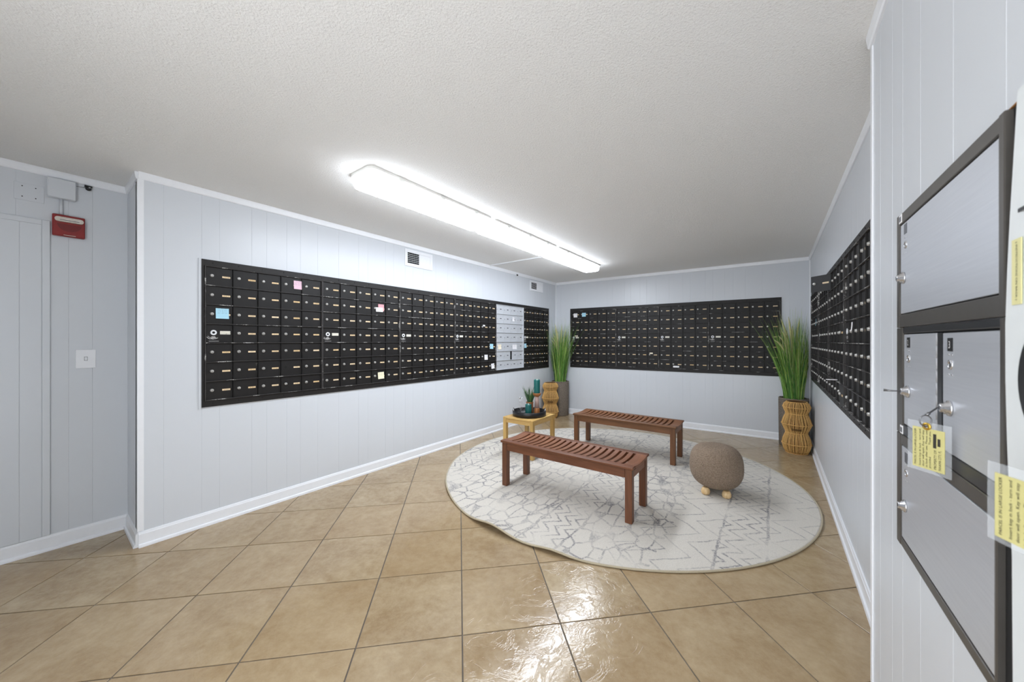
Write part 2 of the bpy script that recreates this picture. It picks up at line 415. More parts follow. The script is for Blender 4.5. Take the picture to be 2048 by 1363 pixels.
o = MB().box(XA - .09, -1.3, YR - .09, YR, 0, H).build('wall_rear_blocker', 'wall'); struct(o, 'unseen pale grey wall added behind the camera to shield the recess from daylight', 'wall')  # added out of view to cut the daylight reaching the recess
# wall end returns
o = MB().box(XA - .09, XL - .008, YC, YC + .09, 0, H).build('wall_return', 'wall'); struct(o, 'narrow shaded return wall beside the recess', 'wall')
# trims
def trim(name, key, s0, s1, prof, mat='trim', label=None):
    (x, y), a = WALL[key]; sg = -1 if key in 'RN' else 1
    lo, hi = min(s0 * sg, s1 * sg), max(s0 * sg, s1 * sg)
    o = MB().prism(prof, 'x', lo, hi).build(name, mat, None, (x, y, 0), a); struct(o, label, 'trim'); return o
CROWN = [(0, H), (0, H - .046), (-.008, H - .046), (-.012, H - .040), (-.016, H - .012), (-.016, H)]
BASE = [(0, 0), (0, .098), (-.006, .096), (-.009, .084), (-.0115, .082), (-.0125, .022), (-.020, .018), (-.0225, .008), (-.0225, 0)]
for n_, k, s0, s1 in (('left', 'L', YC, YB0), ('back', 'B', .02, wl - .02), ('right', 'R', YN, 5.98), ('near', 'N', YR, YN), ('alcove', 'A', YR, YC)):
    trim('baseboard_' + n_, k, s0, s1, BASE, label='white moulded baseboard')
for i, (k, s0, s1) in enumerate((('L', YC, YB0), ('B', .016, wl - .016), ('R', YN, 5.98), ('N', YR, YN), ('A', YR, YC))):
    trim('trim_%d' % (i + 1), k, s0, s1, CROWN, label='white crown strip under the ceiling')
o = MB().prism([(-y_, z_) if 0 else (y_, z_) for y_, z_ in BASE], 'x', 0, XL - XA).build('baseboard_return', 'trim', None, (XA, YC, 0), 0); struct(o, 'white baseboard of the recess return', 'trim')
o = MB().prism(CROWN, 'x', 0, XL - XA).build('trim_6', 'trim', None, (XA, YC, 0), 0); struct(o, 'white crown strip of the recess return', 'trim')
# corner guards
def guard(name, x, y, sx, sy, z0, z1, w=.026):
    m = MB(); t = .004
    m.prism([(x + sx * t, y + sy * t), (x - sx * w, y + sy * t), (x - sx * w, y), (x, y), (x, y - sy * w), (x + sx * t, y - sy * w)], 'z', z0, z1)
    return struct(m.build(name, 'trim'), 'white corner guard strip', 'trim')
guard('trim_7', XL, YC, 1, -1, .1, H - .046)
guard('trim_8', XN, YN, -1, 1, 0, H - .046, .02)
struct(MB().box(XN, XR - .001, YN - .06, YN - .001, 0, H).build('wall_step', 'wall'), 'end face of the near wall', 'wall')
for i, (x, y) in enumerate(((XL + .004, YB0 - .006), (XR - .004, YB1 - .006))):
    struct(MB().box(x - .007, x + .007, y - .007, y + .007, .1, H - .046).build('trim_%d' % (9 + i), 'trim'), 'slim white strip in the wall corner', 'trim')

# ------------------------------------------------------------------ ceiling lights
def fixture(y0, y1, label):
    r = empty('ceiling_light', (-2.135, (y0 + y1) / 2, H)); L_ = (y1 - y0) / 2 - .002; w = .128
    def rr(hx, hy, rad, n=5):
        out = []
        for cx, cy, a0 in ((hx - rad, hy - rad, 0), (-hx + rad, hy - rad, 90), (-hx + rad, -hy + rad, 180), (hx - rad, -hy + rad, 270)):
            for k in range(n + 1):
                a = R_(a0 + 90 * k / n); out.append((cx + rad * math.cos(a), cy + rad * math.sin(a)))
        return out
    MB().prism(rr(w + .005, L_, .05), 'z', -.017, 0).build('pan', 'fixture', r)
    m = MB(); rings = [(.97, -.017), (.97, -.040), (.95, -.062), (.88, -.082), (.70, -.090)]
    n = len(rr(w, L_, .05)); vs = []
    for s_, z in rings:
        d = (1 - s_) * w; vs += [(x, y, z) for x, y in rr(w - d - .004, L_ - d - .004, max(.046 - d * .5, .015))]
    fs = [(j * n + k, j * n + (k + 1) % n, (j + 1) * n + (k + 1) % n, (j + 1) * n + k) for j in range(4) for k in range(n)] + [tuple(4 * n + k for k in range(n))]
    m.add(vs, fs, 0, True); m.mi = [1 if k < 2 * n else 0 for k in range(len(fs))]; m.build('lens', ['lens', 'lens_side'], r)
    for k in range(3):
        y = L_ * (-.62 + .62 * k)
        MB().box(w + .001, w + .008, y - .02, y + .02, -.028, -.004).build('clip', 'fixture', r)
    return tag(r, label, 'light', 'ceiling light fixtures in a row')
fixture(1.235, 2.43, 'long white wraparound ceiling light nearest the camera, largest of the row')
fixture(2.435, 3.60, 'white wraparound ceiling light in the middle of the row of three')
fixture(3.605, 4.88, 'white wraparound ceiling light closest to the far wall')
o = MB().box(XL + .016, -2.265, 3.905, 3.92, H - .012, H).build('cable_raceway', 'trim'); tag(o, 'thin white cable raceway running across ceiling to the lights', 'raceway')

# ------------------------------------------------------------------ mailboxes
Z0, Z1 = .857, 1.925; FT = .045                    # outer height of the mailbox banks, flange height
U0, U1 = Z0 + FT, Z1 - FT; RH = (U1 - U0) / 7
cache = {}
def cm(key, fn):
    if key not in cache: cache[key] = fn()
    return cache[key]
def door_mesh(w, mat):
    return cm(('door', round(w, 4), mat), lambda: MB().bbox(.003, w - .003, -.0055, -.0025, .0035, RH - .0035, .0009).mesh('door', mat))
lock_me = MB().lathe([(.0115, 0), (.0115, -.0025), (.009, -.003), (.0088, -.0085), (.0075, -.0095)], 14, axis='y').box(-.0012, .0012, -.0099, -.0090, -.0065, .001, 1).mesh('lock', ['lockface', 'dark'])
slock_me = MB().lathe([(.0085, 0), (.008, -.004), (.0065, -.005)], 12, axis='y').box(-.0022, .0022, -.0056, -.0048, -.007, .005, 1).mesh('lock', ['alu', 'dark'])
hole_me = MB().cyl((0, -.0006, 0), .009, .0005, 'y', 12).mesh('lock_hole', 'dark')
label_me = MB().box(-.0245, .0245, -.0012, 0, -.0062, .0062).mesh('name_label', 'label')
slabel_me = MB().box(-.018, .018, -.0008, 0, -.006, .006).mesh('name_label', 'slate')
mlabel_me = MB().bbox(-.031, .031, -.0014, 0, -.0125, .0125, .0004).mesh('name_label', 'plate')
ring_me = MB().lathe([(.0085, 0), (.0195, 0), (.0185, -.003), (.0105, -.004), (.0085, -.001)], 22, axis='y', cap=False).cyl((0, -.0012, 0), .0085, .001, 'y', 16, 1).mesh('arrow_lock', ['trim', 'dark'])
def scuff_mesh():
    m = MB(); rr_ = random.Random(3)
    for k in range(7):
        a0 = 200 + rr_.uniform(0, 70); a1 = a0 + rr_.uniform(20, 65); r = .036 + rr_.uniform(0, .016); w = rr_.uniform(.0006, .0018)
        pts = []
        for i in range(7):
            a = R_(a0 + (a1 - a0) * i / 6); pts.append(((r - w) * math.cos(a), (r - w) * math.sin(a), (r + w) * math.cos(a), (r + w) * math.sin(a)))
        vs = []; fs = []
        for i, q in enumerate(pts):
            vs += [(q[0], -.0002, q[1]), (q[2], -.0002, q[3])]
            if i: fs.append((2 * i - 2, 2 * i - 1, 2 * i + 1, 2 * i))
        m.add(vs, fs)
    m.box(-.012, .009, -.0003, 0, -.034, -.028); m.box(-.006, .014, -.0003, 0, -.0395, -.035)
    m.box(-.028, .03, -.0003, 0, -.064, -.0615)
    return m.mesh('scuff_mark', 'scuff')
scuff_me = scuff_mesh()
def rail_mesh(w, d, mat): return cm(('rail', round(w, 4), d, mat), lambda: MB().bbox(0, w, -d, -.001, -.0028, .0028, .0008).mesh('rail', mat))
def div_mesh(d, mat): return cm(('div', d, mat), lambda: MB().bbox(-.0022, .0022, -d, -.001, .0045, RH * 7 - .0045, .0007).mesh('divider', mat))
def unit(wl_, s_left, width, n, label, group, style='black', master=(3, 0), holes=(), ajar=None, flush=()):
    """one framed bank of seven rows; s_left = wall coordinate of its left edge as the viewer sees it"""
    p = W(wl_, s_left, U0); r = empty('mailbox_unit', p, Wrot(wl_)); hh = RH * 7; rim = .007
    blk = style == 'black'; D = .0185
    cm_ = 'black' if blk else 'alu'; em = 'black_edge' if blk else 'alu'
    MB().box(.001, width - .001, -.002, 0, .001, hh - .001).build('back_plate', 'dark' if blk else 'alu', r)
    m = MB(); m.bbox(0, rim, -D, 0, 0, hh, .001); m.bbox(width - rim, width, -D, 0, 0, hh, .001)
    m.bbox(rim, width - rim, -D, 0, 0, rim * .7, .001); m.bbox(rim, width - rim, -D, 0, hh - rim * .7, hh, .001)
    m.build('rim', em if blk else 'alu', r)
    iw = width - 2 * rim; cw = iw / n
    for i in range(1, 7): put('rail', rail_mesh(iw, .0175, em), r, (rim, 0, RH * i))
    if blk:
        for j in range(1, n): put('divider', div_mesh(.0155, 'black'), r, (rim + cw * j, 0, 0))
    for i in range(7):                               # row 0 = top
        for j in range(n):
            if ajar and (i, j) == ajar[:2]:
                a = ajar[2]; d = put('door', cm(('doorh', round(cw, 4)), lambda: MB().bbox(-cw + .006, 0, -.003, 0, .0035, RH - .0035, .0009).mesh('door', cm_)), r, (rim + cw * (j + 1) - .003, -.014, RH * (6 - i)), R_(a))
                put('lock', lock_me, d, (-cw + .036, -.003, RH * .52)); put('name_label', label_me, d, (-.038, -.003, RH * .5)); continue
            w_ = cw
            d = put('door', door_mesh(w_, cm_), r, (rim + cw * j, 0, RH * (6 - i)))
            if (i, j) in flush: d.location.y = -.0125
            if not blk:
                if (i, j) == (5, 2):
                    d.scale.x = .74; d.location.x += cw * .26; MB().box(rim + cw * 2 + .003, rim + cw * 2.25, -.0030, -.0021, RH + .004, RH * 2 - .004).build('dark_slot', 'dark', r)
                put('lock', slock_me, d, (.025, -.0055, RH * .48)); put('name_label', slabel_me, d, (cw * .62, -.0055, RH * .52)); continue
            if (i, j) == master:
                put('arrow_lock', ring_me, d, (.045, -.0055, RH * .54)); put('name_label', mlabel_me, d, (cw * .70, -.0055, RH * .54)); put('scuff_mark', scuff_me, d, (.046, -.0056, RH * .54)); continue
            if (i, j) in holes: put('lock_hole', hole_me, d, (.036, -.0055, RH * .52))
            else: put('lock', lock_me, d, (.036, -.0055, RH * .52))
            put('name_label', label_me, d, (cw * .74, -.0055, RH * .5))
    return tag(r, label, 'mailboxes', group)
def bank(wl_, s0, s1, label, right_open=False):
    """the flange frame around a row of units; s0 = left end as seen"""
    p = W(wl_, s0, 0, .0008); r = empty('mailbox_surround', (p.x, p.y, Z0), Wrot(wl_)); Lw = abs(s1 - s0); hh = Z1 - Z0
    for nm, z0, z1 in (('top_flange', hh - FT + .0005, hh), ('bottom_flange', 0, FT - .0005)):
        f = MB().prism([(0, z0), (-.008, z0), (-.0095, z0 + .002), (-.0095, z1 - .002), (-.008, z1), (0, z1)], 'x', 0, Lw).build(nm, 'flange', r)
        k = 0; x = .05
        sc = cm('screw', lambda: MB().lathe([(.0045, 0), (.004, -.0015), (.002, -.002)], 8, axis='y').mesh('screw', 'dark'))
        while x < Lw - .02: put('screw', sc, f, (x, -.0095, (z0 + z1) / 2 + .003)); x += .155
    fw = .014
    MB().box(-fw, -.0005, -.011, 0, 0, hh).build('side_flange', 'flange', r); MB().box(Lw + .0005, Lw + fw, -.011, 0, 0, hh).build('side_flange', 'flange', r)
    for x0 in ((-fw - .016, -fw - .0005), (Lw + fw + .0005, Lw + fw + .012)): MB().box(x0[0], x0[1], -.006, 0, -.01, hh + .004).build('edge_strip', 'wall', r)
    return tag(r, label, 'mailbox frame')
GL, GB, GR = 'mailbox units on the left wall', 'mailbox units on the far wall', 'mailbox units on the right wall'
bank('L', .728, 5.570, 'black screwed metal frame around the long left wall mailboxes')
LE = [.730, 1.556, 2.384, 3.216, 4.060, 4.770, 5.568]
unit('L', LE[0], LE[1] - LE[0] - .001, 5, 'black mailbox unit nearest the white corner, with the large blue note', GL, holes=((5, 3),))
unit('L', LE[1], LE[2] - LE[1] - .001, 5, 'black mailbox unit with a torn pink note and a pale yellow note', GL)
unit('L', LE[2], LE[3] - LE[2] - .001, 5, 'black left wall mailbox unit without any paper notes, below the nearer air vent', GL)
unit('L', LE[3], LE[4] - LE[3] - .001, 5, 'black mailbox unit directly left of the silver unit, white notes low down', GL, holes=((3, 4),))
unit('L', LE[4], LE[5] - LE[4] - .001, 4, 'silver aluminium mailbox unit set among the black ones', GL, style='alu', master=None)
unit('L', LE[5], LE[6] - LE[5] - .001, 5, 'black mailbox unit right of the silver one, behind tall grass', GL)
BE = [.317, 1.153, 1.836, 2.533, 3.379]
bank('B', .315, 3.381, 'black metal frame around the far wall mailboxes')
unit('B', BE[0], BE[1] - BE[0] - .001, 5, 'leftmost black mailbox unit on the far wall, two notes in top row', GB, holes=((6, 3),))
unit('B', BE[1], BE[2] - BE[1] - .001, 4, 'four-column black mailbox unit, second from the left on far wall', GB)
unit('B', BE[2], BE[3] - BE[2] - .001, 4, 'four-column black mailbox unit on far wall with white tag along its bottom', GB)
unit('B', BE[3], BE[4] - BE[3] - .001, 5, 'rightmost black mailbox unit on the far wall, partly behind tall grass', GB)
RE = [5.652, 4.815, 3.978, 3.141, 2.304]
bank('R', 5.654, 2.302, 'black metal frame around the right wall mailboxes')
unit('R', RE[0], .836, 5, 'farthest black mailbox unit on the right wall, in the corner behind grass', GR)
unit('R', RE[1], .836, 5, 'second farthest black mailbox unit on right wall', GR)
unit('R', RE[2], .836, 5, 'black mailbox unit on right wall with one door hanging open', GR, master=(9, 9), ajar=(0, 0, 46), flush=((3, 4), (6, 4)))
unit('R', RE[3], .836, 5, 'nearest black mailbox unit on right wall, beside the white wall edge', GR)

# ------------------------------------------------------------------ sticky notes on the doors
def note(wl_, s, z, w, h, mat, label, tilt=0., out=.0075, th_=.0006, cat='note'):
    p = W(wl_, s, z, out); m = MB(); n = 4; vs = []; fs = []
    for i in range(n + 1):                            # lower edge curls away from the door
        t = i / n; zz = h / 2 - h * t; c = -.004 * t * t
        vs += [(-w / 2, c, zz), (w / 2, c, zz), (w / 2, c - th_, zz), (-w / 2, c - th_, zz)]
        if i: a, b_ = 4 * i - 4, 4 * i; fs += [(a + k, a + (k + 1) % 4, b_ + (k + 1) % 4, b_ + k) for k in range(4)]
    fs += [(3, 2, 1, 0), (4 * n, 4 * n + 1, 4 * n + 2, 4 * n + 3)]
    o = m.add(vs, fs).build('sticky_note', mat, None, p, Wrot(wl_)); o.rotation_euler = (0, R_(tilt), Wrot(wl_))
    return tag(o, label, cat, 'paper notes stuck on mailbox doors')
def rowz(i): return U0 + RH * (6 - i) + RH * .5
note('L', 1.353, rowz(0) + .006, .066, .072, 'note_pink', 'pink sticky note on a top row door of the nearest left mailbox unit')
note('L', .833, rowz(2) + .008, .078, .076, 'note_blue', 'large blue sticky note with handwriting on left wall mailbox')
note('L', 2.156, rowz(1) + .012, .066, .07, 'note_red', 'rose pink note behind a torn white paper on left mailboxes')
note('L', 2.135, rowz(1) - .010, .08, .045, 'note_white', 'torn white paper stuck over a rose pink note', 0, .0095)
note('L', 2.155, rowz(6) + .004, .07, .07, 'note_yellow', 'pale yellow note on a bottom row door of left mailboxes', -2)
note('L', 3.79, rowz(2) + .022, .045, .02, 'note_white', 'tiny white label strip on a black left wall mailbox')
note('L', 3.955, rowz(4) + .006, .075, .072, 'note_blue', 'blue sticky note just left of the silver mailbox unit', 3)
note('L', 3.835, rowz(5) - .008, .07, .072, 'note_white', 'white sticky note left of silver unit, higher of the two', 1)
note('L', 3.985, rowz(6) - .002, .07, .075, 'note_white', 'tilted white note left of silver unit, in the bottom row', -6)
note('L', 4.495, rowz(1) + .006, .05, .066, 'note_white', 'small white note high on the silver mailbox unit', 0)
note('L', 4.145, rowz(4) - .004, .075, .075, 'note_cream', 'cream note at left side of the silver mailbox unit', 1)
note('L', 4.525, rowz(4) - .010, .11, .072, 'note_white', 'wide white note in the middle of the silver mailbox unit', 0)
note('L', 4.825, rowz(4) + .006, .068, .07, 'note_blue', 'blue note just right of the silver mailbox unit', -4)
note('B', .405, rowz(0) - .010, .072, .072, 'note_white', 'off-white note at the top left of far wall mailboxes', 0)
note('B', .568, rowz(0) - .004, .072, .068, 'note_blue', 'pale blue note at top left of the far wall mailboxes', 0)
note('B', 1.720, rowz(5) + .026, .05, .02, 'note_cream', 'small cream strip on second unit of far wall mailboxes')
note('B', 2.09, rowz(6) - .035, .085, .026, 'note_white', 'white paper tag at the bottom edge of far wall mailboxes', 0)
note('B', .42, rowz(3) + .036, .06, .016, 'note_cream', 'thin pale strip above the round lock of the leftmost far unit')
note('R', 5.13, rowz(2) + .01, .05, .072, 'note_blue', 'small blue note on the right wall mailboxes near the corner')
note('R', 2.905, rowz(3) + .032, .04, .05, 'note_white', 'small white paper on the nearest right wall mailbox unit')
p = W('R', 3.50, rowz(6) + .072, .012)
o = MB().prism([(-.03, 0), (-.05, .006), (.03, .012), (.034, .006)], 'y', -.055, 0).build('paper_slip', 'note_white', None, p, Wrot('R')); tag(o, 'crumpled white paper slip sticking out of right wall mailboxes', 'paper', 'paper notes stuck on mailbox doors')

# ------------------------------------------------------------------ air vents
def vent(s0, s1, z0, z1, label):
    p = W('L', s0, z0); r = empty('air_vent', p, Wrot('L')); w, h = s1 - s0, z1 - z0; f = .035
    m = MB(); m.bbox(0, f, -.010, 0, 0, h, .002); m.bbox(w - f, w, -.010, 0, 0, h, .002); m.bbox(f, w - f, -.010, 0, 0, f, .002); m.bbox(f, w - f, -.010, 0, h - f, h, .002)
    m.build('frame', 'trim', r); MB().box(f, w - f, -.001, 0, f, h - f).build('duct', 'dark', r)
    mid = w * .5; n = 6
    for k in range(1, n): z = f + (h - 2 * f) * k / n; MB().box(f, mid, -.007, -.004, z - .0016, z + .0016).build('louvre', 'trim', r)
    for k in range(1, 5): x = f + (mid - f) * k / 5; MB().box(x - .001, x + .001, -.004, -.002, f, h - f).build('louvre', 'greyplate', r)
    for k in range(10): x = mid + (w - f - mid) * (k + .5) / 10; MB().prism([(x - .008, -.003), (x + .006, -.008), (x + .0075, -.0075), (x - .007, -.002)], 'z', f, h - f).build('fin', 'trim', r)
    return tag(r, label, 'vent', 'air vents high on the left wall')
vent(2.455, 2.850, 2.178, 2.368, 'larger white air vent above the left mailboxes, nearer the camera')
vent(4.975, 5.385, 2.190, 2.365, 'white air vent near the far corner of the left wall')
def clip(wl_, s, z, label, k=1.):
    p = W(wl_, s, z, .016); r = empty('cable_clip', p, Wrot(wl_))
    MB().bbox(-.014 * k, .014 * k, -.012, .016, .006 * k, .012 * k, .001).build('bracket', 'blk', r)
    MB().lathe([(.010 * k, 0), (.012 * k, -.008), (.009 * k, -.018), (.004, -.02)], 14, (0, 0, -.004 * k), axis='y').build('body', 'blk', r)
    MB().cyl((.004 * k, -.022, 0), .0035 * k, .004, 'y', 10).build('stud', 'chrome', r)
    return tag(r, label, 'cable clip')
clip('A', .217, 2.362, 'small black and chrome fitting under the crown strip by the alarm', 1.2)
clip('L', 4.58, 2.385, 'tiny dark fitting under the crown strip near the far vent', .9)

# ------------------------------------------------------------------ recess: blocked doorway, plates, alarm
def boxat(wl_, s0, s1, z0, z1, d, name, mat, label, cat, b_=.002):
    p = W(wl_, min(s0, s1), z0); o = MB().bbox(0, abs(s1 - s0), -d, 0, 0, z1 - z0, b_).build(name, mat, None, p, Wrot(wl_)); return tag(o, label, cat)
r = empty('door_1', W('A', -.86, .1), Wrot('A')); struct(r, 'blocked doorway covered with grooved pale grey boards', 'door')
zt = 2.0
cuts = [.03, .30, .52, .70, .806, .889]
for a, b_ in zip(cuts, cuts[1:]): MB().prism([(a + .0002, -.0005), (a + .0002, -.009), (a + .003, -.010), (b_ - .003, -.010), (b_ - .0002, -.009), (b_ - .0002, -.0005)], 'z', 0, zt - .032).build('board', 'wall', r)
MB().bbox(.889, .921, -.016, -.0005, 0, zt, .002).build('casing', 'wall', r); MB().bbox(-.002, .03, -.016, -.0005, 0, zt, .002).build('casing', 'wall', r)
MB().bbox(.03, .889, -.016, -.0005, zt - .032, zt, .002).build('casing', 'wall', r)
p = W('A', -.074, 2.205); r = empty('blank_plate', p, Wrot('A')); MB().bbox(0, .112, -.004, 0, 0, .106, .001).build('plate', 'wall', r)
for x in (.030, .080):
    for z in (.022, .086): MB().cyl((x, -.0055, z), .003, .0016, 'y', 8).build('screw', 'dark', r)
tag(r, 'flat pale blank plate with four dark screws high in the recess', 'wall plate')
p = W('A', .048, 2.253); r = empty('junction_box', p, Wrot('A')); MB().bbox(0, .116, -.045, 0, 0, .122, .004).build('cover', 'wall', r)
MB().lathe([(.0085, -.10), (.0085, 0)], 12, (.056, -.012, 0)).build('conduit', 'wall', r); MB().tube([(.116, -.02, .105), (.135, -.012, .108), (.157, -.012, .110)], .0015, 6).build('cable', 'greyplate', r)
tag(r, 'pale grey junction box with a short conduit down to the red alarm', 'junction box')
p = W('A', .068, 2.014); r = empty('fire_alarm', p, Wrot('A'))
MB().bbox(0, .134, -.036, 0, 0, .136, .004).build('housing', 'red', r)
m = MB(); n = 20; cx, cz, rr_ = .069, .098, .05
vs = [(cx + rr_ * math.cos(R_(180 + 180 * k / n)), -.0375, cz - .02 + rr_ * math.sin(R_(180 + 180 * k / n)) * .95) for k in range(n + 1)]
vs2 = [(x, -.0355, z) for x, y, z in vs]; N_ = n + 1
m.add(vs + vs2, [tuple(range(N_)), tuple(range(N_, 2 * N_))[::-1]] + [(i, (i + 1) % N_, N_ + (i + 1) % N_, N_ + i) for i in range(N_)]).build('speaker_grille', 'red2', r)
ln = []
for cxx, a0 in ((.115, -90), (.022, 90)):
    for k in range(9): a = R_(a0 + 180 * k / 8); ln.append((cxx + .013 * math.cos(a), .104 + .0145 * math.sin(a)))
MB().prism(ln, 'y', -.052, -.0355).build('strobe_lens', 'strobe', r)
MB().box(.03, .11, -.0545, -.0515, .098, .101).build('lens_seam', 'greyplate', r)
MB().box(.045, .095, -.0368, -.0355, .005, .008).build('highlight_strip', 'strobe', r)
tag(r, 'red wall fire alarm with a white strobe lens', 'fire alarm')
p = W('A', .163, 1.153); r = empty('light_switch', p, Wrot('A')); MB().bbox(0, .088, -.006, 0, 0, .124, .002).build('plate', 'trim', r)
MB().bbox(.038, .050, -.014, -.004, .052, .074, .002).build('toggle', 'trim', r); MB().box(.0365, .0515, -.0064, -.0055, .050, .076).build('slot', 'greyplate', r)
tag(r, 'white wall switch plate in the recess', 'switch')

# ------------------------------------------------------------------ parcel lockers in the near wall
def text_part(body, size, parent, mat, cx, cz, y, **k): return put('lettering', text_mesh(body, size, 'lettering', mat, cx=cx, cz=cz, y=y, **k), parent)
def locker(z0, z1, doors, label, frame='bronze', sticker=None, sr=.853):
    sl = 1.418; w = sl - sr; h = z1 - z0; p = W('N', sl, z0); r = empty('parcel_locker', p, Wrot('N'))
    MB().box(.002, w - .002, -.0015, 0, .002, h - .002).build('back_plate', 'dark', r)
    def Lx(s): return sl - s
    xs = Lx(doors[0][0]); xe = Lx(doors[-1][1]); zb, zt_ = doors[0][2] - z0, doors[0][3] - z0; g_ = .004
    m = MB(); m.bbox(0, xs - g_, -.011, 0, 0, h, .0015); m.build('frame_stile', 'bronze', r)
    MB().bbox(xe + .007, w, -.011, 0, 0, h, .0015).build('frame_stile', 'bronze', r)
    MB().box(w + .0003, sl - .835, -.002, 0, 0, h).build('side_gap_shade', 'dark', r)  # flat dark strip painted in for the shadow between locker and board
    MB().bbox(xs - g_, xe + .007, -.010, 0, zt_ + .003, h - .0005, .0015).build('frame_rail', frame, r)
    MB().bbox(xs - g_, xe + .007, -.010, 0, .0005, zb - .003, .0015).build('frame_rail', frame, r)
    for k, (a, b_, c, d, num, pl) in enumerate(doors):
        x0, x1 = Lx(a), Lx(b_); D = MB().bbox(0, x1 - x0, -.0085, -.002, 0, d - c, .001).build('door', 'lock_alu', r, (x0, 0, c - z0))
        if k + 1 < len(doors): MB().bbox(x1 + .010, Lx(doors[k + 1][0]) - .004, -.009, 0, zb, zt_, .001).build('frame_stile', 'bronze2', r)
        hm = MB()
        nk = 9
        for q in range(nk): zz0 = (d - c) * q / nk; hm.lathe([(.0027, 0), (.0027, (d - c) / nk - .0008)], 8, (x1 - x0 + .003, -.0068, zz0))
        hm.build('hinge', 'hinge', D)
        px, pz, kz, lz, lx = pl
        pm = MB().bbox(Lx(px) - x0 - .012, Lx(px) - x0 + .012, -.0095, -.0083, pz - c - .013, pz - c + .013, .0003).build('number_plate', 'greyplate' if num in ('', '1') else 'blk', D)
        if num: put('lettering', text_mesh(num, .02, 'lettering', 'inkwhite' if num != '1' else 'ink', cx=Lx(px) - x0, cz=pz - c - .007, y=-.0097, align='CENTER'), D)
        xk = Lx(px) - x0 + .001
        MB().lathe([(.010, -.0084), (.0095, -.0105), (.0065, -.0108), (.006, -.0088)], 16, (xk, 0, kz - c), axis='y', cap=False).cyl((xk, -.0092, kz - c), .006, .0006, 'y', 10, 1).build('keyhole', ['chrome', 'dark'], D)
        for sx in (-1, 1):
            for sz in (-1, 1): MB().lathe([(.002, -.0084), (.0015, -.0095)], 8, (xk + sx * .008, 0, kz - c + sz * .0195), axis='y').build('rivet', 'chrome', D)
        MB().lathe([(.0155, -.0084), (.015, -.012), (.012, -.0125), (.012, -.0165), (.0085, -.017), (.0085, -.022), (.006, -.023)], 20, (Lx(lx) - x0, 0, lz - c), axis='y').box(Lx(lx) - x0 - .0008, Lx(lx) - x0 + .0008, -.0235, -.0225, lz - c - .004, lz - c + .004, 1).build('lock', ['chrome', 'dark'], D)
    if sticker:
        s_, z_ = sticker; o_ = MB().box(Lx(s_) - .011, Lx(s_) + .011, -.0112, -.0098, z_ - z0 - .011, z_ - z0 + .011).build('sticker', 'note_white', r)
        MB().box(Lx(s_) - .008, Lx(s_) + .008, -.0115, -.0111, z_ - z0 - .007, z_ - z0 + .006).build('sticker_print', 'greyplate', r)
    return tag(r, label, 'parcel locker', 'parcel lockers in the near wall')
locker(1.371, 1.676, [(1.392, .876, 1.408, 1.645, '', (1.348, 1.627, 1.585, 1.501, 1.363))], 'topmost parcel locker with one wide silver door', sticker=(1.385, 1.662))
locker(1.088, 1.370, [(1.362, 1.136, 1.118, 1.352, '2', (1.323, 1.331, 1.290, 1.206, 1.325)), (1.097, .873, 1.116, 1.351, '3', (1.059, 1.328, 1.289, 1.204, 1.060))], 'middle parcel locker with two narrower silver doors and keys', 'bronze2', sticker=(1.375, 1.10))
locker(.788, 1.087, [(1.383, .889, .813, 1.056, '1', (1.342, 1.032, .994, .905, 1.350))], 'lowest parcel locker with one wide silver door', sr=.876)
o = MB().prism([(0, 0), (-.004, 0), (-.004, .002), (0, .004)], 'x', -1.42, -.80).build('trim_11', 'rawwood', None, (XN, 0, 1.677), Wrot('N')); struct(o, 'raw brown wood edge above the parcel lockers', 'trim')
o = MB().prism([(0, 0), (-.003, 0), (-.003, .9), (0, .9)], 'x', -1.424, -1.4185).build('trim_12', 'rawwood', None, (XN, 0, .783), Wrot('N')); struct(o, 'raw wood edge left of the parcel lockers', 'trim')

# bowed white board right of the lockers
r = empty('white_board', W('N', .85, .55), Wrot('N')); m = MB(); vs = []; fs = []; nz, nx = 14, 6; hb = 1.13
for i in range(nz + 1):
    t = i / nz; z = hb * t; bow = .002 * math.sin(math.pi * t) ** 2; zw = .55 + z
    xl = .016 + (.0285 * min(1, (zw - 1.34) / .33) ** 1.6 if zw > 1.34 else .020 * min(1, (1.34 - zw) / .3) ** 1.5)
    for j in range(nx + 1):
        x = xl + (.30 - xl) * j / nx; y = -.0118 - bow * (1 - j / nx)
        vs += [(x, y, z), (x, y - .003, z)]
s_ = (nx + 1) * 2
for i in range(nz):
    for j in range(nx):
        a = i * s_ + j * 2; fs += [(a, a + 2, a + s_ + 2, a + s_), (a + 1, a + s_ + 1, a + s_ + 3, a + 3)]
    a = i * s_; fs.append((a, a + s_, a + s_ + 1, a + 1)); a = i * s_ + nx * 2; fs.append((a, a + 1, a + s_ + 1, a + s_))
for i in (0, nz):
    for j in range(nx): a = i * s_ + j * 2; fs.append((a, a + 1, a + 3, a + 2))
m.add(vs, fs).build('sheet', 'board', r)
st = MB().box(.037, .061, -.0172, -.0165, .88 - .045, .88 + .045).build('sticker', 'sticker', r)
put('lettering', text_mesh('( INSTRUCTIONS ON BACK )', .0062, 'lettering', 'ink', rot90=-1, cx=.048, cz=.88 + .041, y=-.0173), r)
MB().lathe([(.085, -.0175), (.085, -.0165)], 40, (.138, 0, .733), axis='y').build('printed_disc', 'blk', r)
MB().box(.052, .08, -.0172, -.0165, .960, .965).build('printed_mark', 'blk', r)
MB().tube([(.185, -.013, .655), (.185, -.036, .655), (.185, -.040, .660), (.185, -.040, .668)], .0015, 8).build('hook', 'chrome', r)
tag(r, 'bowed white board with yellow strip at the right edge beside lockers', 'board')

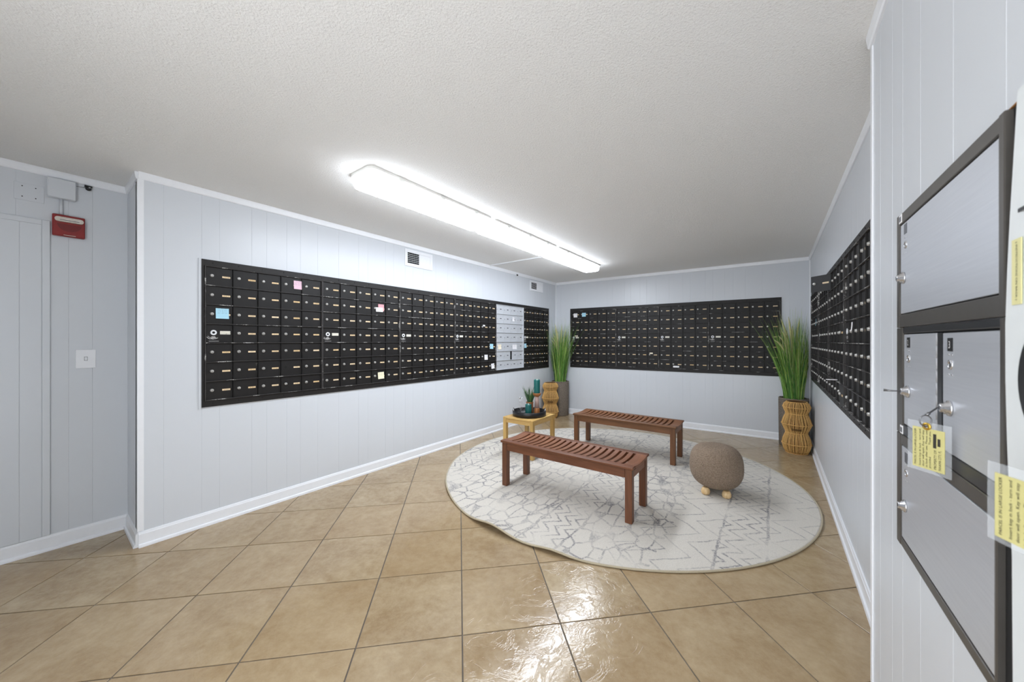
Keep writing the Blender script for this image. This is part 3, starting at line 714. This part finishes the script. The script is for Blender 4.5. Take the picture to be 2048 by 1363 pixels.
# ------------------------------------------------------------------ key tags
def key_tag(pl, pr, z0, z1, ring_h, label, key_to=None, extra=.010, hole=.46):
    """laminated yellow card between the world points pl and pr (left and right as seen)"""
    d = Vector((pr[0] - pl[0], pr[1] - pl[1])); w = d.length; a = math.atan2(d.y, d.x); h = z1 - z0
    r = empty('key_tag', (pl[0], pl[1], z0), a)
    MB().box(0, w, -.0004, .0004, 0, h).build('card', 'tag_yellow', r)
    MB().bbox(-extra, w + extra, .0006, .0012, -extra * .7, h + extra * 1.2, .0002).build('pouch', 'pouch', r)
    lines = [('PARCEL IS IN LARGE LOCKER', .0052, .09, 0), ('Insert key in lock - turn and', .0052, .24, .0), ('door will open. Key will stay', .0052, .345, 0), ('in lock after use. Please use', .0052, .45, 0),
             ('provided.             Thank you.', .0052, .555, 0), ('PROPERTY OF:', .0062, .72, 0), ('PANAMA CITY, FL', .0062, .86, 0)]
    for body, sz, fx, dz in lines:
        me = text_mesh(body, sz, 'lettering', 'ink', rot90=1, cx=w * fx + sz * .4, cz=0, y=-.0005)
        hi = max(v.co.z for v in me.vertices); k = min(1., (h - .008) / hi)
        tgt = h * (.9 if fx < .6 else .48); k = tgt / hi
        for v in me.vertices: v.co.z = .004 + v.co.z * k
        put('lettering', me, r)
    MB().box(w * .665, w * .755, -.0010, -.0005, h * .56, h * .90).build('blacked_out_line', 'ink', r)
    MB().box(w * .80, w * .875, -.0010, -.0005, h * .62, h * .80).build('blacked_out_number', 'ink', r)
    ez = h + extra * .4; cx = w * hole
    MB().lathe([(.0035, -.0022), (.0065, -.0022), (.0075, -.0012), (.0075, .0008), (.0035, .0008)], 20, (cx, 0, ez), axis='y', cap=False).build('eyelet', 'brass', r)
    pts = [(cx + .0015 * math.cos(t), -.001 + .006 * math.sin(t) * .5, ez + ring_h * .5 + (ring_h * .5 + .001) * math.sin(t + .6)) for t in [2 * math.pi * k / 20 for k in range(20)]]
    pts = [(cx + .0085 * math.cos(t) * .35, -.0025 + .0085 * math.cos(t), ez + ring_h * .5 + ring_h * .5 * math.sin(t)) for t in [2 * math.pi * k / 24 for k in range(24)]]
    MB().tube(pts, .0011, 8, closed=True).build('ring', 'steel', r)
    if key_to is not None:
        inv = Matrix.Translation((-pl[0], -pl[1], -z0)); kt = Matrix.Rotation(-a, 4, 'Z') @ (inv @ Vector(key_to).to_4d()); kt = kt.to_3d()
        s0 = Vector((cx, -.002, ez + ring_h)); dr = (kt - s0)
        MB().tube([s0, s0 + dr * .3, s0 + dr * .32, kt], [.0028, .0028, .0016, .0014], 6).build('key', 'steel', r)
    return tag(r, label, 'key tag', 'laminated key tags')
key_tag((.231, 1.078), (.263, 1.034), 1.080, 1.161, .022, 'yellow laminated key tag hanging from the middle locker lock', W('N', 1.060, 1.204, .0245))
key_tag((.222, .712), (.250, .645), 1.0935, 1.172, .022, 'large blurred yellow laminated tag at the right edge of view', hole=.8)
p = W('N', 1.325, 1.206, .022)
o = MB().tube([(0, 0, 0), (-.004, -.018, -.0005), (-.006, -.030, .0)], [.0014, .0022, .0035], 8).build('key', 'steel', None, p, Wrot('N')); tag(o, 'small steel key sticking out of the left middle locker door', 'key')

# ------------------------------------------------------------------ rug
RC = (-1.386, 3.577); RR = 1.672
def ripple(a, q):
    """lifted edge towards the camera; a = angle in degrees, q = radius fraction"""
    e = max(0, (q - .86) / .14) ** 1.5
    return e * (.042 * math.exp(-((a + 97) / 6.) ** 2) + .022 * math.exp(-((a + 81) / 4.5) ** 2) + .008 * math.exp(-((a + 125) / 8.) ** 2) + .006 * math.exp(-((a + 152) / 6) ** 2))
def rug():
    r = empty('round_rug', (RC[0], RC[1], 0)); na, nr = 120, 22; vs = [(0, 0, .011)]; fs = []
    qs = [1 - (1 - (j + 1) / nr) ** 1.6 for j in range(nr)]
    def rim(a): return RR * (1 - .008 * math.exp(-((a + 88) / 10.) ** 2) + .006 * math.sin(R_(a * 3 + 40)))
    for q in qs:
        for k in range(na):
            a = -180 + 360 * k / na; x = q * rim(a); vs.append((x * math.cos(R_(a)), x * math.sin(R_(a)), .011 + ripple(a, q)))
    for k in range(na): fs.append((0, 1 + k, 1 + (k + 1) % na))
    for j in range(nr - 1):
        for k in range(na): a = 1 + j * na; k2 = (k + 1) % na; fs.append((a + k, a + na + k, a + na + k2, a + k2))
    nt = len(vs); vs += [(x, y, z - .0095) for x, y, z in vs]; fs += [tuple(i + nt for i in f[::-1]) for f in fs]
    a = 1 + (nr - 1) * na
    for k in range(na): k2 = (k + 1) % na; fs.append((a + k, a + nt + k, a + nt + k2, a + k2))
    MB().add(vs, fs, 0, True).build('pile', 'rug', r)
    pts = [((rim(t) + .003) * math.cos(R_(t)), (rim(t) + .003) * math.sin(R_(t)), .0075 + ripple(t, 1.)) for t in [-180 + 360 * k / 160 for k in range(160)]]
    MB().tube(pts, .0065, 8, closed=True).build('binding', 'rugedge', r)
    return tag(r, 'large round cream rug with a faded grey trellis pattern', 'rug')
rug()
RZ = .0115

# ------------------------------------------------------------------ slatted benches
def bench(x0, x1, y0, y1, h, mats, label):
    mx, my, mz = mats; w, d = x1 - x0, y1 - y0; r = empty('slatted_bench', ((x0 + x1) / 2, (y0 + y1) / 2, RZ)); h -= RZ
    hx, hy = w / 2, d / 2; lt = .052; t = .020; dip = .011
    lx, ly = hx - .012, hy - .012
    for sx in (-1, 1):
        for sy in (-1, 1):
            MB().bbox(-lt / 2, lt / 2, -lt / 2, lt / 2, 0, h - t - .0005, .003).build('leg', mz, r, (sx * (lx - lt / 2), sy * (ly - lt / 2), 0))
    for sy in (-1, 1):
        MB().bbox(-lx + lt + .0005, lx - lt - .0005, -.011, .011, 0, .068, .002).build('apron', mx, r, (0, sy * (ly - .016), h - t - .0685))
        # long seat rail
        MB().bbox(-hx, hx, -.027, .027, -t, 0, .004).build('seat_rail', mx, r, (0, sy * (hy - .027), h))
    def curved(wd, name):
        m = MB(); n = 8; vs = []; fs = []; hl = hy - .0545; e = .0015
        for i in range(n + 1):
            y = -hl + 2 * hl * i / n; z = -dip * (1 - (y / hl) ** 2)
            vs += [(-wd / 2 + e, y, z), (wd / 2 - e, y, z), (wd / 2, y, z - e), (wd / 2, y, z - .017), (-wd / 2, y, z - .017), (-wd / 2, y, z - e)]
            if i: a, b_ = 6 * i - 6, 6 * i; fs += [(a + k, a + (k + 1) % 6, b_ + (k + 1) % 6, b_ + k) for k in range(6)]
        fs += [tuple(range(6))[::-1], tuple(6 * n + k for k in range(6))]
        return m.add(vs, fs).mesh(name, my)
    eb = .088
    for sx in (-1, 1):
        put('end_board', curved(eb, 'end_board'), r, (sx * (hx - eb / 2 - .0), 0, h - .0005))
        MB().bbox(-.011, .011, -ly + lt + .0005, ly - lt - .0005, 0, .052, .002).build('end_apron', my, r, (sx * (lx - .016), 0, h - t - .072))
    n = 18; span = w - 2 * eb; gap = .0195; sw = (span - gap * (n + 1)) / n; me = curved(sw, 'slat')
    for k in range(n): put('slat', me, r, (-span / 2 + gap + sw / 2 + k * (sw + gap), 0, h - .0005))
    for sy in (-1, 1): MB().box(-hx + .07, hx - .07, -.012, .012, 0, .016).build('slat_support', mx, r, (0, sy * (hy - .066), h - .034))
    return tag(r, label, 'bench', 'slatted wooden benches on the rug')
bench(-2.020, -.808, 2.548, 2.960, .425, ('bench', 'benchy', 'benchz'), 'reddish brown slatted wooden bench in front, closer to the camera')
bench(-2.032, -.826, 4.028, 4.448, .425, ('bench2', 'bench2y', 'bench2z'), 'brown slatted wooden bench farther back, near the far wall')

# ------------------------------------------------------------------ side table
TX0, TX1, TY0, TY1, TH = -2.552, -2.135, 3.272, 3.762, .45
r = empty('side_table', ((TX0 + TX1) / 2, (TY0 + TY1) / 2, RZ)); hx, hy = (TX1 - TX0) / 2, (TY1 - TY0) / 2; h = TH - RZ
for sx in (-1, 1):
    for sy in (-1, 1): MB().bbox(-.022, .022, -.022, .022, 0, h - .0005, .003).build('leg', 'tablez', r, (sx * (hx - .022), sy * (hy - .022), 0))
for sy in (-1, 1):
    MB().bbox(-hx + .0445, hx - .0445, -.009, .009, h - .062, h - .019, .002).build('apron', 'tablex', r, (0, sy * (hy - .013), 0)); MB().bbox(-hx + .0445, hx - .0445, -.022, .022, h - .018, h, .002).build('top_rail', 'tablex', r, (0, sy * (hy - .022), 0))
for sx in (-1, 1):
    MB().bbox(-.009, .009, -hy + .0445, hy - .0445, h - .062, h - .019, .002).build('apron', 'tabley', r, (sx * (hx - .013), 0, 0)); MB().bbox(-.022, .022, -hy + .0445, hy - .0445, h - .018, h, .002).build('top_rail', 'tabley', r, (sx * (hx - .022), 0, 0))
n = 5; wx_ = (2 * (hx - .044) - .006 * (n + 1)) / n
for k in range(n): MB().bbox(-wx_ / 2, wx_ / 2, -hy + .0445, hy - .0445, h - .018, h - .0005, .002).build('slat', 'tabley', r, (-hx + .044 + .006 + wx_ / 2 + k * (wx_ + .006), 0, 0))
tag(r, 'small light yellow wood side table with slatted top', 'table')

# tray and the things on it
TC = Vector((-2.345, 3.517)); TZ = TH + .0006
r = empty('round_tray', (TC.x, TC.y, TZ))
MB().lathe([(.19, 0), (.198, .004), (.200, .058), (.194, .060), (.189, .056), (.186, .010), (.0, .0095)], 48, cap=False).build('dish', 'tray', r)
MB().lathe([(.001, 0), (.19, 0)], 48, cap=False).build('base', 'tray', r)
for a0 in (215, 35):
    pts = []
    for k in range(9):
        a = R_(a0 - 20 + 40 * k / 8); zz = .060 + (.018 if 0 < k < 8 else 0); pts.append((.194 * math.cos(a), .194 * math.sin(a), zz))
    MB().tube(pts, .0035, 8).build('handle', 'chrome', r)
tag(r, 'round black tray with metal handles on the side table', 'tray')
tz = TZ + .0102
def tpt(dr, df):                                       # offset to the right / away from the camera
    return (TC.x + Rv.x * dr + Fv.x * df, TC.y + Rv.y * dr + Fv.y * df, tz)
r = empty('candle_holder', tpt(.090, -.02))
MB().lathe([(.036, 0), (.037, .004), (.031, .075), (.029, .080)], 24).build('base', 'holder', r)
MB().lathe([(.029, .0805), (.022, .205), (.020, .213)], 24).build('stem', 'glass', r)
MB().lathe([(.020, .2135), (.034, .220), (.045, .236), (.048, .252), (.047, .256), (.040, .256)], 28).build('cup', 'holder', r)
tag(r, 'tall turned wooden candle holder with a pinkish stem', 'candle holder')
def candle(loc, rad, h, label):
    r = empty('pillar_candle', loc)
    m = MB().lathe([(rad * .97, 0), (rad, .004), (rad, h - .008), (rad * .95, h - .001), (rad * .82, h + .002), (rad * .7, h - .006), (rad * .5, h - .02), (.001, h - .022)], 28)
    for i, v in enumerate(m.v):
        if v[2] > h - .012: m.v[i] = (v[0], v[1], v[2] + .004 * math.sin(3 * math.atan2(v[1], v[0]) + 1))
    m.build('wax', 'candle', r); MB().lathe([(.0015, h - .024), (.006, h - .012), (.005, h - .002), (.001, h + .008)], 10).build('flame_tip', 'wick', r)
    return tag(r, label, 'candle', 'teal pillar candles')
p = tpt(.090, -.02); candle((p[0], p[1], p[2] + .2566), .037, .158, 'teal pillar candle on top of the wooden holder')
candle(tpt(-.012, -.045), .038, .128, 'short teal pillar candle standing in the black tray')
def blades(m, n, rb, hmin, hmax, lean, w, seed, nm, cx=0, cy=0, z0=0, bias=(0, 0), seg=6, curl=1.6, arc=None):
    rn = random.Random(seed)
    for i in range(n):
        a = rn.uniform(0, 2 * math.pi); rr_ = rb * math.sqrt(rn.random()); h = rn.uniform(hmin, hmax); a2 = a + rn.uniform(-.7, .7)
        l = lean * rn.uniform(.15, 1.) * (.4 + .6 * rr_ / rb); ww = w * rn.uniform(.7, 1.2); mi = rn.choice(nm)
        dx, dy = math.cos(a2), math.sin(a2); sx, sy = -dy, dx; tw = rn.uniform(-1, 1); vs = []
        for k in range(seg + 1):
            t = k / seg; o_ = l * h * t ** curl; zz = h * t * (1 - .10 * l * t * t)
            x = cx + rr_ * math.cos(a) + (dx + bias[0]) * o_; y = cy + rr_ * math.sin(a) + (dy + bias[1]) * o_; q = ww * (1 - t ** 2.2) + .0003
            px_, py_ = sx * math.cos(tw) - dx * math.sin(tw), sy * math.cos(tw) - dy * math.sin(tw)
            vs += [(x - px_ * q, y - py_ * q, z0 + zz), (x + dx * q * .5, y + dy * q * .5, z0 + zz - q * .25), (x + px_ * q, y + py_ * q, z0 + zz)]
        fs = []
        for k in range(seg): a_ = 3 * k; fs += [(a_, a_ + 1, a_ + 4, a_ + 3), (a_ + 1, a_ + 2, a_ + 5, a_ + 4)]
        m.add(vs, fs, mi, True)
    return m
r = empty('small_potted_sprig', tpt(.01, .085))
prof = [(.040, 0)]
for k in range(9): prof += [(.044, .006 + k * .013), (.041, .0125 + k * .013)]
MB().lathe(prof + [(.046, .128), (.046, .134), (.040, .134), (.038, .10), (.002, .10)], 24, cap=False).build('pot', 'copper', r)
blades(MB(), 60, .026, .14, .25, .75, .0055, 12, (0, 0, 1), z0=.10).build('leaves', ['sprig1', 'sprig2'], r)
tag(r, 'small dark green sprig plant in a ribbed copper pot', 'plant')
r = empty('reflection_wires', tpt(-.105, -.03))  # chrome wires modelled in place of a reflection in glass
MB().tube([(-.006, 0, .0), (-.004, 0, .08), (-.010, 0, .12), (-.008, 0, .19)], [.004, .0035, .003, .005], 8).build('arm', 'chrome', r)
MB().lathe([(.002, .188), (.009, .195), (.010, .205), (.006, .214), (.001, .216)], 12, (-.008, 0, 0)).build('knob', 'chrome', r)
MB().tube([(-.005, .0, .05), (.008, .004, .062), (.018, .004, .075), (.020, .004, .10), (.018, .004, .212)], .003, 8).build('arm', 'chrome', r)
tag(r, 'thin bent chrome wires standing in for a glass reflection over the black tray', 'reflection')

# ------------------------------------------------------------------ ottoman
r = empty('round_ottoman', (-.408, 3.575, RZ)); m = MB(); prof = []
base, top, rm = .045, .412, .208
for k in range(25):
    t = k / 24; a = -math.pi / 2 + math.pi * t
    prof.append((rm * (abs(math.cos(a)) ** (.52 if a > 0 else .60)) + .001, .222 + (top - .222 if a > 0 else .222 - base) * (abs(math.sin(a)) ** (.82 if a > 0 else .95)) * (1 if a > 0 else -1)))
m.lathe(prof, 48).build('cushion', 'boucle', r)
fd = Vector((-.116, .993)); fr = Vector((.993, .116))
for u, v in ((-.078, -.11), (.078, -.11), (-.078, .11), (.078, .11)):
    MB().lathe([(.020, 0), (.032, .008), (.036, .026), (.033, .042), (.022, .062)], 20).build('foot', 'foot', r, (fr.x * u + fd.x * v, fr.y * u + fd.y * v, 0))
tag(r, 'round taupe boucle ottoman on short pale wooden feet', 'ottoman')

# ------------------------------------------------------------------ corner baskets with grass and reed vases
def grass_pot(x, y, seed, label, bias):
    r = empty('potted_grass', (x, y, 0)); prof = [(.13, 0)]; n = 34; hh = .60
    for k in range(n): z = .004 + (hh - .008) * k / n; q = .143 + .006 * k / n; prof += [(q, z), (q + .0055, z + hh / n * .5), (q, z + hh / n * .94)]
    MB().lathe(prof + [(.152, hh - .006), (.148, hh), (.138, hh - .004), (.135, hh - .06), (.002, hh - .06)], 44, cap=False).build('basket', 'basket', r)
    m = MB()
    for k in range(40): a = 2 * math.pi * k / 40; m.tube([(.1475 * math.cos(a), .1475 * math.sin(a), .006), (.153 * math.cos(a), .153 * math.sin(a), hh - .012)], .0022, 5)
    m.build('stake', 'basket', r)
    pts = [(.148 * math.cos(2 * math.pi * k / 40), .148 * math.sin(2 * math.pi * k / 40), hh + .002 + .003 * math.sin(k * 1.9)) for k in range(40)]
    MB().tube(pts, .009, 8, closed=True).build('rim', 'basket', r)
    MB().lathe([(.001, hh - .05), (.135, hh - .05)], 24, cap=False).build('soil', 'basket_in', r)
    m = MB(); blades(m, 330, .10, .55, 1.12, .33, .0042, seed, (0, 0, 1, 1, 2), z0=hh - .055, bias=bias, curl=1.7)
    blades(m, 90, .09, .8, 1.24, .30, .0022, seed + 1, (2, 3, 0), z0=hh - .055, bias=bias, curl=1.9)
    blades(m, 14, .07, .5, .8, .9, .0012, seed + 2, (2, 1), z0=hh - .055, bias=bias, curl=2.2)
    # keep foliage on the room side of both walls
    for i, v in enumerate(m.v):
        X, Y, Z = v[0] + x, v[1] + y, v[2]
        lo_, hi_ = XL + .03, XR - .035
        if X < lo_: X = min(lo_ + (lo_ - X) * .7, lo_ + .12)
        if X > hi_: X = max(hi_ - (X - hi_) * .7, hi_ - .12)
        yb = YB0 + (X - XL) * (YB1 - YB0) / (XR - XL) - .035
        if Y > yb: Y = max(yb - (Y - yb) * .7, yb - .12)
        m.v[i] = (X - x, Y - y, Z)
    f = m.build('foliage', ['green1', 'green2', 'green3', 'straw'], r); f['kind'] = 'stuff'
    rn = random.Random(seed + 9); sx_ = -1 if x > -1 else 1
    for k in range(9):
        a = rn.uniform(0, 2 * math.pi); q = rn.uniform(.02, .16); h0 = rn.uniform(.95, 1.15); dx, dy = math.cos(a) * q + bias[0] * .08, math.sin(a) * q * .6 - .03
        if k < 3: dx, dy = -Rv.x * (.12 + .05 * k), -Rv.y * (.12 + .05 * k) ; h0 = 1.10 - .06 * k
        if x > -1: dx = min(dx, .09)
        else: dx = max(dx, -.09)
        P = []
        for i in range(12):
            t = i / 11; zz = hh - .05 + h0 * (t - .12 * t ** 4 * (1.5 if k < 3 else .4)); P.append((dx * .25 * t + dx * .9 * t ** 3, dy * .25 * t + dy * .9 * t ** 3, zz))
        MB().tube(P, [.0012] * 7 + [.006, .0115, .013, .009, .002], 6).build('seed_head', 'straw', r)
    return tag(r, label, 'plant', 'tall grass plants in grey woven baskets')
grass_pot(-3.115, 5.685, 21, 'tall green grass in a grey woven basket, far left corner', (.25, -.25))
grass_pot(.205, 5.770, 57, 'tall green grass in a grey woven basket, far right corner', (-.22, -.25))
def reed_vase(x, y, label, sd):
    r = empty('reed_vase', (x, y, 0)); k_ = .148
    prof = [(.70, 0), (.86, .04), (.97, .11), (.90, .17), (.74, .23), (.72, .245), (.86, .29), (1.0, .345), (.88, .41), (.74, .46), (.73, .475), (.86, .515), (.92, .55), (.84, .585), (.66, .61)]
    def R2(z):
        for (a, za), (b_, zb) in zip(prof, prof[1:]):
            if za <= z <= zb: return k_ * (a + (b_ - a) * (z - za) / (zb - za))
        return k_ * prof[-1][0]
    MB().lathe([(k_ * q - .006, z) for q, z in prof] + [(.06, .60), (.05, .3), (.002, .3)], 36, cap=False).build('core', 'reed_in', r)
    rn = random.Random(sd); m = MB(); n = 78
    for i in range(n):
        a = 2 * math.pi * (i + rn.uniform(-.3, .3)) / n; P = []
        for q, z in prof: P.append(((k_ * q - .003) * math.cos(a + rn.uniform(-.012, .012)), (k_ * q - .003) * math.sin(a), z))
        m.tube(P, .0029, 5)
    m.build('reeds', 'reed', r)
    for z in (.004, .11, .24, .345, .468, .545, .608):
        q = R2(z) + .0005; MB().tube([(q * math.cos(2 * math.pi * k / 36), q * math.sin(2 * math.pi * k / 36), z) for k in range(36)], .0036, 6, closed=True).build('hoop', 'reed', r)
    fa = math.atan2(-y, -x); q = R2(.30)
    for s_ in (-1, 1): MB().tube([((q + .003) * math.cos(fa + t), (q + .003) * math.sin(fa + t), .292 + s_ * .006) for t in [-.35 + .7 * k / 8 for k in range(9)]], .004, 6).build('knot', 'reed_in', r)
    return tag(r, label, 'vase', 'wavy golden reed vases')
reed_vase(-3.135, 5.365, 'wavy golden reed vase beside the far left grass basket', 3)
reed_vase(.222, 5.435, 'wavy golden reed vase in front of the right corner grass basket', 8)
